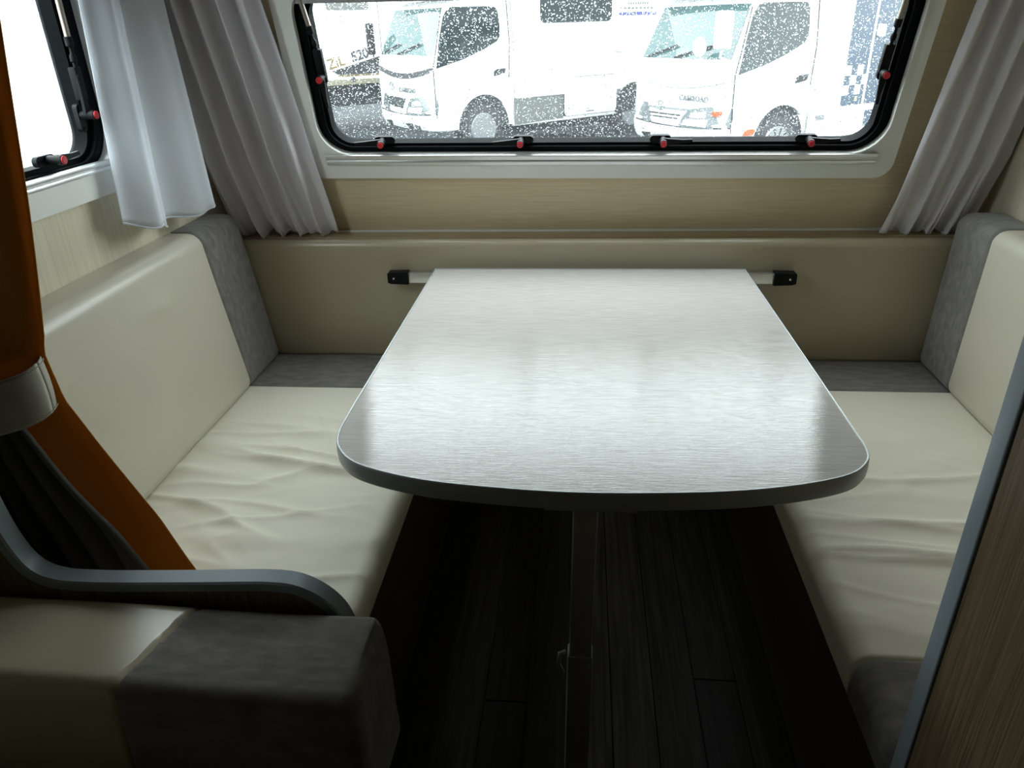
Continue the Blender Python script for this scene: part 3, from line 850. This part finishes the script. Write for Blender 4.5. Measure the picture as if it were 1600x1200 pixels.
sheer('white_curtain', 'gathered greyish white curtain right of the wide rear window', 'curtain', fr, 150, 70, VOILE_G, lambda u: fr(u, .995))

# ------------------------------------------------------------------ outdoors
GZ = -0.29
o = box('ground', -30, 45, -12, 60, GZ - .2, GZ, ASPHALT, kind='structure')
CW = 1.69
PROF = [(.30, .10), (.36, .05), (.42, .012), (.60, -.015), (.62, .0), (.85, .0), (1.10, .0), (1.25, .03), (1.30, .06), (1.86, .33), (1.93, .42), (1.97, .60)]
def Sf(t, z):
    c = abs(t - CW / 2) / (CW / 2)
    return lerp_tab(PROF, z) + .05 * c ** 2 + .09 * max(0, (c - .86) / .14) ** 2
def cab_bm():
    bm = bmesh.new(); rings = []
    zs = [.36, .42, .50, .60, .62, .74, .85, .98, 1.10, 1.18, 1.25, 1.30, 1.44, 1.58, 1.72, 1.86, 1.93, 1.96]
    for z in zs:
        ins = 0 if z < 1.3 else .05 * (z - 1.3) / .6
        if z > 1.9: ins += .05 * (z - 1.9) / .06
        ts = [0, .04, .10, .2, .4, .62, .845, 1.07, 1.29, 1.49, 1.59, 1.65, 1.69]
        ring = [(1.32, ins), (.9, ins), (max(.35, Sf(0, z) + .05), ins)] + [(Sf(t, z), ins + t * (CW - 2 * ins) / CW) for t in ts] + [(max(.35, Sf(0, z) + .05), CW - ins), (.9, CW - ins), (1.32, CW - ins)]
        rings.append([bm.verts.new((s, t, z)) for s, t in ring])
    n = len(rings[0])
    for a, b in zip(rings, rings[1:]):
        for k in range(n):
            j = (k + 1) % n; bm.faces.new((a[k], a[j], b[j], b[k]))
    bm.faces.new(rings[0][::-1]); bm.faces.new(rings[-1])
    return bm
def T_ins(z):
    return 0 if z < 1.3 else .05 * (z - 1.3) / .6
def truck(name, M, label, kz, o):
    r = empty(name, M @ Matrix.Diagonal((1, 1, kz, 1))); tag(r, label, 'truck')
    link('cab', cab_bm(), CARWHITE, r, 40)
    SIDE = lambda a, b, d: (a, T_ins(b) + d, b)
    FRONT = lambda a, b, d: (Sf(a, b) + d, a, b)
    def side(nm, pts, th, mat, parent=None, back=.02):
        bm = bmesh.new(); a_prism(bm, pts, (back, -th), SIDE); return link(nm, bm, mat, parent or r, 40)
    def front(nm, pts, th, mat, parent=None, back=.02):
        bm = bmesh.new(); a_prism(bm, pts, (back, -th), FRONT); return link(nm, bm, mat, parent or r, 40)
    def fstrip(nm, t0, t1, zfun, h, th, mat, nt_=16, parent=None):
        bm = bmesh.new()
        a_sheet(bm, lambda u, v: (Sf(t0 + (t1 - t0) * u, zfun(u) + h(u) * (v - .5)) - th, t0 + (t1 - t0) * u, zfun(u) + h(u) * (v - .5)), nt_, 2, -.02)
        return link(nm, bm, mat, parent or r, 40)
    # windscreen
    bm = bmesh.new()
    def ws(u, v):
        z = 1.302 + .555 * v; e = .13 + .05 * v; t = e + (CW - 2 * e) * u
        return (Sf(t, z) - .006, t, z)
    a_sheet(bm, ws, 16, 8, -.02); g = link('windscreen', bm, SCREEN, r, 40)
    for t0, t1 in ((.95, .42), (1.45, .98)):
        bm = bmesh.new(); a_tube(bm, [(Sf(t0 + (t1 - t0) * k / 6, 1.31 + .13 * k / 6) - .03, t0 + (t1 - t0) * k / 6, 1.31 + .13 * k / 6) for k in range(7)], .012, 6)
        link('wiper', bm, WELL, g, 60)
    # door with its window and handle
    door = side('door', [(.10, .60), (.06, .95), (.045, 1.12), (.10, 1.35), (.235, 1.80), (.30, 1.90), (1.10, 1.92), (1.24, 1.86), (1.25, 1.40), (1.22, .99), (.95, .965), (.70, .92), (.40, .80)], .012, CARWHITE)
    side('door_window', [(.075, 1.15), (.30, 1.20), (.495, 1.245), (.8, 1.34), (1.05, 1.44), (1.105, 1.50), (1.115, 1.63), (1.10, 1.80), (1.06, 1.855), (.95, 1.862), (.40, 1.862), (.33, 1.85), (.245, 1.76), (.14, 1.45)], .017, CARGLASS, door)
    side('door_handle', [(.975, 1.01), (1.15, 1.035), (1.175, 1.10), (1.03, 1.095), (.985, 1.07)], .024, WELL, door)
    gap = [(.05, .42), (.035, .60), (.03, .95), (.025, 1.15), (.09, 1.38), (.22, 1.82)]
    bm = bmesh.new(); a_tube(bm, [SIDE(a, b, -.013) for a, b in gap], .007, 6); link('door_gap', bm, WELL, r, 60)
    gap = [(1.245, .80), (1.235, .98), (1.262, 1.40), (1.252, 1.93)]
    bm = bmesh.new(); a_tube(bm, [SIDE(a, b, -.013) for a, b in gap], .006, 6); link('door_gap', bm, WELL, r, 60)
    gap = [(.117, .595), (.4, .803), (.70, .938), (.95, .974), (1.235, .978)]
    bm = bmesh.new(); a_tube(bm, [SIDE(a, b, -.044) for a, b in gap], .004, 6); link('door_gap', bm, PALEDEC, r, 60)
    # wheel arch, flared fender, wheel
    arc = [(.785 + .435 * math.cos(R(a)), .35 + .44 * math.sin(R(a))) for a in range(182, -4, -8)]
    side('wheel_well', arc, .004, WELL)
    fen = [(.02, .385), (.03, .53), (.117, .591), (.4, .80), (.70, .936), (.95, .972), (1.26, .975), (1.26, .82)] + \
          [(.785 + .435 * math.cos(R(a)), .35 + .44 * math.sin(R(a))) for a in range(44, 184, 7)]
    side('fender', fen, .045, CARWHITE)
    def wheel(s, rr, hubr, spokes, tn=.0):
        bm = bmesh.new(); a_tube(bm, [(s, .22, .34), (s, .01, .34), (s, -.012, .34)], [rr, rr, rr - .03], 32)
        w = link('wheel', bm, TYRE, r, 40)
        bm = bmesh.new(); a_tube(bm, [(s, -.008, .34), (s, -.030, .34), (s, -.034, .34), (s, -.020, .34), (s, -.026, .34)], [hubr, hubr - .012, hubr - .03, hubr - .05, .05], 28)
        link('hubcap', bm, HUB, w, 40)
        for k in range(spokes):
            a = 2 * math.pi * (k + .3) / spokes; q = hubr * .72
            if spokes < 8:
                bm = bmesh.new(); a_tube(bm, [(s + q * math.cos(a), -.018, .34 + q * math.sin(a)), (s + q * math.cos(a), -.0285, .34 + q * math.sin(a))], .026, 8)
                link('hub_hole', bm, WELL, w, 40)
            else:
                bm = bmesh.new()
                c, s_ = math.cos(a), math.sin(a)
                a_prism(bm, [(s + c * hubr * .35 - s_ * .006, .34 + s_ * hubr * .35 + c * .006), (s + c * hubr * .9 - s_ * .018, .34 + s_ * hubr * .9 + c * .018),
                             (s + c * hubr * .9 + s_ * .012, .34 + s_ * hubr * .9 - c * .012)], (-.018, -.036), lambda a_, b_, d: (a_, d, b_))
                link('hub_slot', bm, WELL, w)
    wheel(.775, .335, .215, o['spokes']); wheel(3.62, .335, .215, o['spokes'])
    bm = bmesh.new(); a_box(bm, 1.1, 4.6, .12, 1.6, .20, .69); link('chassis', bm, WELL, r)
    # face
    fstrip('bumper_shadow_line', .03, 1.66, lambda u: .585 - .045 * math.sin(u * math.pi), lambda u: .016, .008, WELL)
    bump = fstrip('bumper', .03, 1.66, lambda u: .46 - .02 * math.sin(u * math.pi), lambda u: .19, .018, CARWHITE)
    front('headlamp', [(.025, .81), (.35, .795), (.60, .755), (.70, .66), (.74, .565), (.66, .535), (.30, .555), (.035, .59)], .016, LAMP)
    front('headlamp', [(1.665, .81), (1.34, .79), (1.30, .70), (1.24, .57), (1.36, .55), (1.655, .60)], .016, LAMP)
    front('lamp_reflector', [(.33, .745), (.56, .72), (.58, .66), (.34, .675)], .021, LAMPB)
    front('lamp_reflector', [(.30, .66), (.66, .64), (.68, .575), (.32, .575)], .021, LAMPB)
    if o['amber_corner']: front('corner_lens', [(.13, .76), (.25, .755), (.26, .70), (.14, .705)], .022, ORANGE)
    for t0, t1 in ((.62, .80), (1.26, 1.44)):
        sgn = 0
        front('fog_lamp_recess', [(t0 - .05 * sgn, .43), (t1, .42), (t1 - .02, .345), (t0 + .03, .34)], .024, WELL, bump)
    front('bumper_vent', [(.44, .415), (.58, .42), (.56, .35), (.46, .345)], .024, PALEDEC, bump)
    if o['grille'] == 'dark':
        front('grille', [(.76, .75), (1.1, .765), (1.40, .76), (1.32, .665), (1.1, .625), (.86, .615)], .010, WELL)
        fstrip('dark_nose_strip', .02, 1.60, lambda u: 1.14 - .10 * math.sin(u * math.pi), lambda u: .07 - .02 * abs(u - .5), .010, DARKDEC)
    else:
        for k, z in enumerate((.665, .625, .60)):
            pass
        gr = fstrip('grille', .70, 1.38, lambda u: .648, lambda u: .13 - .03 * u, .008, LAMPB)
        for z in (.675, .635): fstrip('grille_slot', .74 + (.675 - z), 1.33, lambda u, z=z: z, lambda u: .018, .014, WELL, 10, gr)
        fstrip('nose_crease', .05, 1.62, lambda u: 1.08 - .10 * math.sin(u * math.pi), lambda u: .008, .004, PALEDEC)
        fstrip('chrome_bar', .62, 1.45, lambda u: .745, lambda u: .022, .012, HUB)
    # emblem of three ovals
    for (cx, cz, ra, rb) in ((0, 0, .075, .05), (0, .012, .026, .05), (0, .028, .05, .02)):
        bm = bmesh.new()
        tc_, zc_ = o['emblem']
        a_tube(bm, [(Sf(tc_, zc_) - .014, tc_ + cx + ra * math.cos(2 * math.pi * k / 20), zc_ + cz + rb * math.sin(2 * math.pi * k / 20)) for k in range(21)], .005, 6, False)
        link('emblem', bm, HUB, r, 60)
    # badge; local text X runs toward smaller t so it reads from the front
    mt = Matrix(((0, 0, -1, Sf(.66, .84) - .012), (-1, 0, 0, o['badge'][0]), (0, 1, 0, o['badge'][1]), (0, 0, 0, 1)))
    text('badge_lettering', 'CAMROAD', .085, PALEDEC, r, mt, .004, .002, 1.15)
    if o['turn']:
        side('turn_lamp', [(.19, .50), (.22, .56), (.34, .565), (.37, .54), (.34, .495)], .060, ORANGE, None, -.03)
    # mirrors
    for m in o['mirrors']:
        bm = bmesh.new(); (mx, my, mz, hx, hy, hz, mat) = m
        a_box(bm, mx - hx, mx + hx, my - hy, my + hy, mz - hz, mz + hz, min(hx, hy) * .7, 3)
        mo = link('mirror', bm, mat, r, 50)
        bm = bmesh.new(); a_tube(bm, [(mx + .01, my, mz - hz + .02), (mx + .02, my + (CW / 2 - my) * .05, mz - hz - .08), (Sf(min(max(my, .05), 1.64), 1.28) + .02, min(max(my, .08), 1.6), 1.27)], .016, 8)
        link('mirror_arm', bm, mat, mo, 60)
    if o['round']:
        bm = bmesh.new(); q = Vector((Sf(.48, 1.4) - .16, .48, 1.43))
        a_tube(bm, [q + Vector((.04, 0, 0)), q + Vector((.02, 0, 0)), q + Vector((0, 0, 0)), q + Vector((-.006, 0, 0))], [.05, .095, .105, .098], 22)
        mo = link('round_mirror', bm, CARWHITE, r, 50)
        bm = bmesh.new(); a_tube(bm, [q + Vector((.02, 0, -.09)), q + Vector((.04, -.02, -.19)), (Sf(.2, 1.24) + .02, .22, 1.24)], .012, 8)
        link('mirror_stalk', bm, CARWHITE, mo, 60)
    # camper body: lower box, bunk over the cab
    bm = bmesh.new()
    a_prism(bm, [(1.34, .70), (4.75, .70), (4.75, 2.95), (.10, 2.95), (-.06, 2.5), (.10, 2.06), (1.34, 2.04)], (-.05, CW + .10), lambda a, b, d: (a, d, b))
    body = link('camper_body', bm, BODYWHITE, r, 30)
    def bs(nm, pts, th, mat, parent=None):
        bm = bmesh.new(); a_prism(bm, pts, (-.04, -.05 - th), lambda a, b, d: (a, d, b)); return link(nm, bm, mat, parent or body, 30)
    o['body'](bs, body, r)
    return r
RB = lambda x0, x1, z0, z1, rr=.05: rrect(x0, x1, z0, z1, rr, 4)
TXT_SIDE = lambda s, z, ang=0, y=-.056: Matrix(((math.cos(ang), -math.sin(ang), 0, s), (0, 0, -1, y), (math.sin(ang), math.cos(ang), 0, z), (0, 0, 0, 1)))
def body_a(bs, body, r):
    w = bs('side_window', RB(1.76, 3.09, 1.645, 2.35, .08), .012, CARGLASS)
    sk = bs('skirt_panel', [(1.29, .345), (2.19, .365), (2.19, .70), (1.29, .70)], -.008, SKIRT)
    bs('skirt_door', RB(1.66, 2.12, .40, .66, .01), -.004, SKIRT, sk)
    bs('hatch_door', RB(2.21, 3.24, .39, .925, .05), .010, BODYWHITE)
    bm = bmesh.new(); a_box(bm, 2.35, 3.2, -.064, -.05, .918, .926); link('hatch_hinge', bm, PALEDEC, body)
    bm = bmesh.new(); a_box(bm, 2.62, 2.78, -.066, -.05, .425, .435); link('hatch_catch', bm, WELL, body)
    bm = bmesh.new(); a_box(bm, 1.29, 3.28, -.035, .05, .335, .385, .008); link('side_rail', bm, BODYWHITE, body)
    bs('wheel_arch_panel', [(3.27, .42), (3.27, .72), (3.50, .74), (3.36, .62)], -.004, SKIRT)
    bs('rear_wheel_well', [(3.24, .36)] + [(3.62 + .42 * math.cos(R(a)), .36 + .42 * math.sin(R(a))) for a in range(160, -4, -12)], .004, WELL)
    # printed sign beside the window: only the last line can be made out
    for z, s0, s1 in ((1.86, 3.42, 3.86), (1.795, 3.26, 3.98)):
        n = 9
        bm = bmesh.new()
        for k in range(n):
            a = s0 + (s1 - s0) * k / n; a_box(bm, a, a + (s1 - s0) / n * .62, -.054, -.05, z, z + .028)
        link('faint_print', bm, SKIRT, body, None, 'stuff')
    text('sign_lettering', 'MANUFACTURER OF JAPAN', .062, BLUEDEC, body, TXT_SIDE(3.24, 1.715), .002, .003)
    bs('blue_emblem', [(3.42, 2.02), (3.70, 1.915), (3.98, 2.02)], .002, BLUE)
    bs('rear_corner', [(4.70, .70), (4.75, .70), (4.75, 2.9), (4.70, 2.9)], .012, BODYWHITE)
def body_b(bs, body, r):
    st = bs('blue_stripe', [(1.765, .70), (2.155, .70), (2.155, 2.9), (1.765, 2.9)], .003, BLUE)
    for row, cells in enumerate((((.0, .105), (.215, .32)), ((.105, .215), (.32, .39)), ((.0, .105), (.215, .32)))):
        z1 = 1.16 - .112 * row
        for a, b in cells: bs('white_check', [(1.765 + a, z1 - .112), (1.765 + b, z1 - .112), (1.765 + b, z1), (1.765 + a, z1)], .005, BODYWHITE, st)
    bs('amber_marker', [(2.00, .745), (2.055, .745), (2.055, .80), (2.00, .80)], .008, CREAMB, st)
    bs('blue_stripe', [(2.20, .70), (2.62, .70), (2.62, 2.9), (2.20, 2.9)], .003, BLUE)
    bs('entrance_step_panel', [(2.66, .70), (3.5, .70), (3.5, 2.5), (2.66, 2.5)], .003, PALEDEC)
    bs('vent_cover', RB(2.22, 2.36, 1.47, 1.60, .02), .02, BODYWHITE)
    bs('lower_skirt', [(1.24, .34), (3.3, .34), (3.3, .72), (1.34, .72), (1.24, .72)], -.006, BODYWHITE)
    bs('skirt_catch', RB(1.36, 1.52, .565, .625, .01), -.002, PALEDEC)
    bs('blue_patch', RB(2.26, 2.50, .43, .62, .02), -.003, BLUE)
    bs('rear_wheel_well', [(3.20, .36)] + [(3.62 + .42 * math.cos(R(a)), .36 + .42 * math.sin(R(a))) for a in range(178, -4, -12)], .004, WELL)
def place(x, y, ang):
    return Matrix.Translation((x, y, GZ)) @ Matrix.Rotation(R(ang), 4, 'Z')
truck('camper_truck', place(-1.974, 10.109, 41), 'white camper truck with dark nose stripe and black mirror, left behind the rear window', 1.0,
      dict(spokes=6, amber_corner=False, grille='dark', emblem=(1.13, .90), badge=(.91, .835), turn=False, round=False,
           mirrors=[(.06, 1.80, 1.50, .05, .055, .21, BLACK_PL)], body=body_a))
truck('camper_truck', place(1.559, 8.458, 36), 'white camper truck with blue chequered stripe and white mirrors, right behind the rear window', .955,
      dict(spokes=11, amber_corner=True, grille='chrome', emblem=(1.09, .77), badge=(.775, .85), turn=True, round=True,
           mirrors=[(-.06, .13, 1.60, .04, .105, .19, CARWHITE), (-.10, 1.80, 1.55, .05, .07, .19, CARWHITE)], body=body_b))
# third camper, further back on the left
r = empty('parked_camper', place(-3.89, 12.927, 40)); tag(r, 'white camper with gold and grey lettering parked behind the left truck', 'camper')
bm = bmesh.new(); a_prism(bm, [(-1.4, .80), (3.2, .80), (3.2, 3.0), (-3.1, 3.0), (-3.3, 2.5), (-3.2, 2.1), (-1.4, 2.05)], (0, 2.0), lambda a, b, d: (a, d, b)); body = link('camper_body', bm, BODYWHITE, r, 30)
def tb_(nm, pts, d0, d1, mat, parent=None):
    bm = bmesh.new(); a_prism(bm, pts, (d0, d1), lambda a, b, d: (a, d, b)); return link(nm, bm, mat, parent or body, 30)
w = tb_('side_window', RB(-.30, .44, 1.915, 2.5, .05), .01, -.012, SKIRT)
tb_('window_divider', [(.055, 1.93), (.08, 1.93), (.08, 2.49), (.055, 2.49)], .0, -.016, PALEDEC, w)
tb_('window_sill', RB(-.34, .48, 1.84, 1.89, .01), .0, -.02, BODYWHITE)
tb_('door_gap', [(.60, .95), (.615, .95), (.615, 2.6), (.60, 2.6)], .005, -.003, PALEDEC)
tb_('dark_wedge', [(-.325, 1.02), (.56, 1.215), (.56, .955), (-.21, .955)], .005, -.003, DARKDEC)
tb_('gold_line', [(-.23, .925), (.56, .925), (.56, .952), (-.22, .952)], .005, -.003, GOLD)
tb_('cream_skirt', [(-1.4, .80), (1.0, .80), (1.0, .87), (-1.4, .90)], .005, -.002, CREAMB)
tb_('filler_cap', RB(.0, .07, .845, .915, .02), .005, -.012, GREYDEC)
text('gold_lettering', 'ZiL', .225, GOLD, body, TXT_SIDE(-.37, 1.045, .215, -.004), .002, .003)
text('grey_lettering', '520', .215, GREYDEC, body, TXT_SIDE(.055, 1.145, .215, -.004), .002, .006)
bm = bmesh.new(); a_box(bm, -3.2, 3.0, .2, 1.8, .45, .82); link('chassis', bm, WELL, r)
tb_('cab', [(-3.2, .45), (-1.4, .45), (-1.4, 2.0), (-2.75, 2.0), (-3.1, 1.3)], .1, 1.8, CARWHITE, r)
for s in (-2.4,):
    bm = bmesh.new(); a_tube(bm, [(s, .25, .34), (s, .03, .34)], .34, 24); w = link('wheel', bm, TYRE, r, 40)
    bm = bmesh.new(); a_tube(bm, [(s, .035, .34), (s, .02, .34)], .20, 20); link('hubcap', bm, SKIRT, w, 40)
# white caravan standing close beside the left window
r = empty('neighbour_caravan', Matrix.Translation((-4.3, 1.5, GZ)) @ Matrix.Rotation(R(93), 4, 'Z')); tag(r, 'plain white caravan seen through the left side window', 'caravan')
bm = bmesh.new(); a_prism(bm, [(-2.2, .35), (7.0, .35), (7.2, 1.2), (7.0, 2.3), (-2.2, 2.3)], (0, 2.2), lambda a, b, d: (a, d, b)); body = link('caravan_body', bm, BODYWHITE, r, 30)
for z, s0, s1, n in ((1.78, .62, .80, 3), (1.72, .62, .84, 3), (1.64, .62, .92, 6)):
    bm = bmesh.new()
    for k in range(n):
        a = s0 + (s1 - s0) * k / n; a_box(bm, a, a + (s1 - s0) / n * .7, -.003, .003, z, z + .025)
    link('faint_print', bm, PALEDEC, body, None, 'stuff')
tb_('blue_triangle', [(1.15, 1.90), (1.34, 1.90), (1.33, 1.80)], .004, -.003, BLUE)
tb_('panel_joint', [(1.62, .4), (1.635, .4), (1.635, 2.3), (1.62, 2.3)], .004, -.003, SKIRT)
for s in (.3,):
    bm = bmesh.new(); a_tube(bm, [(s, .25, .31), (s, .02, .31)], .31, 24); w = link('wheel', bm, TYRE, r, 40)
    bm = bmesh.new(); a_tube(bm, [(s, .03, .31), (s, .01, .31)], .19, 20); link('hubcap', bm, HUB, w, 40)
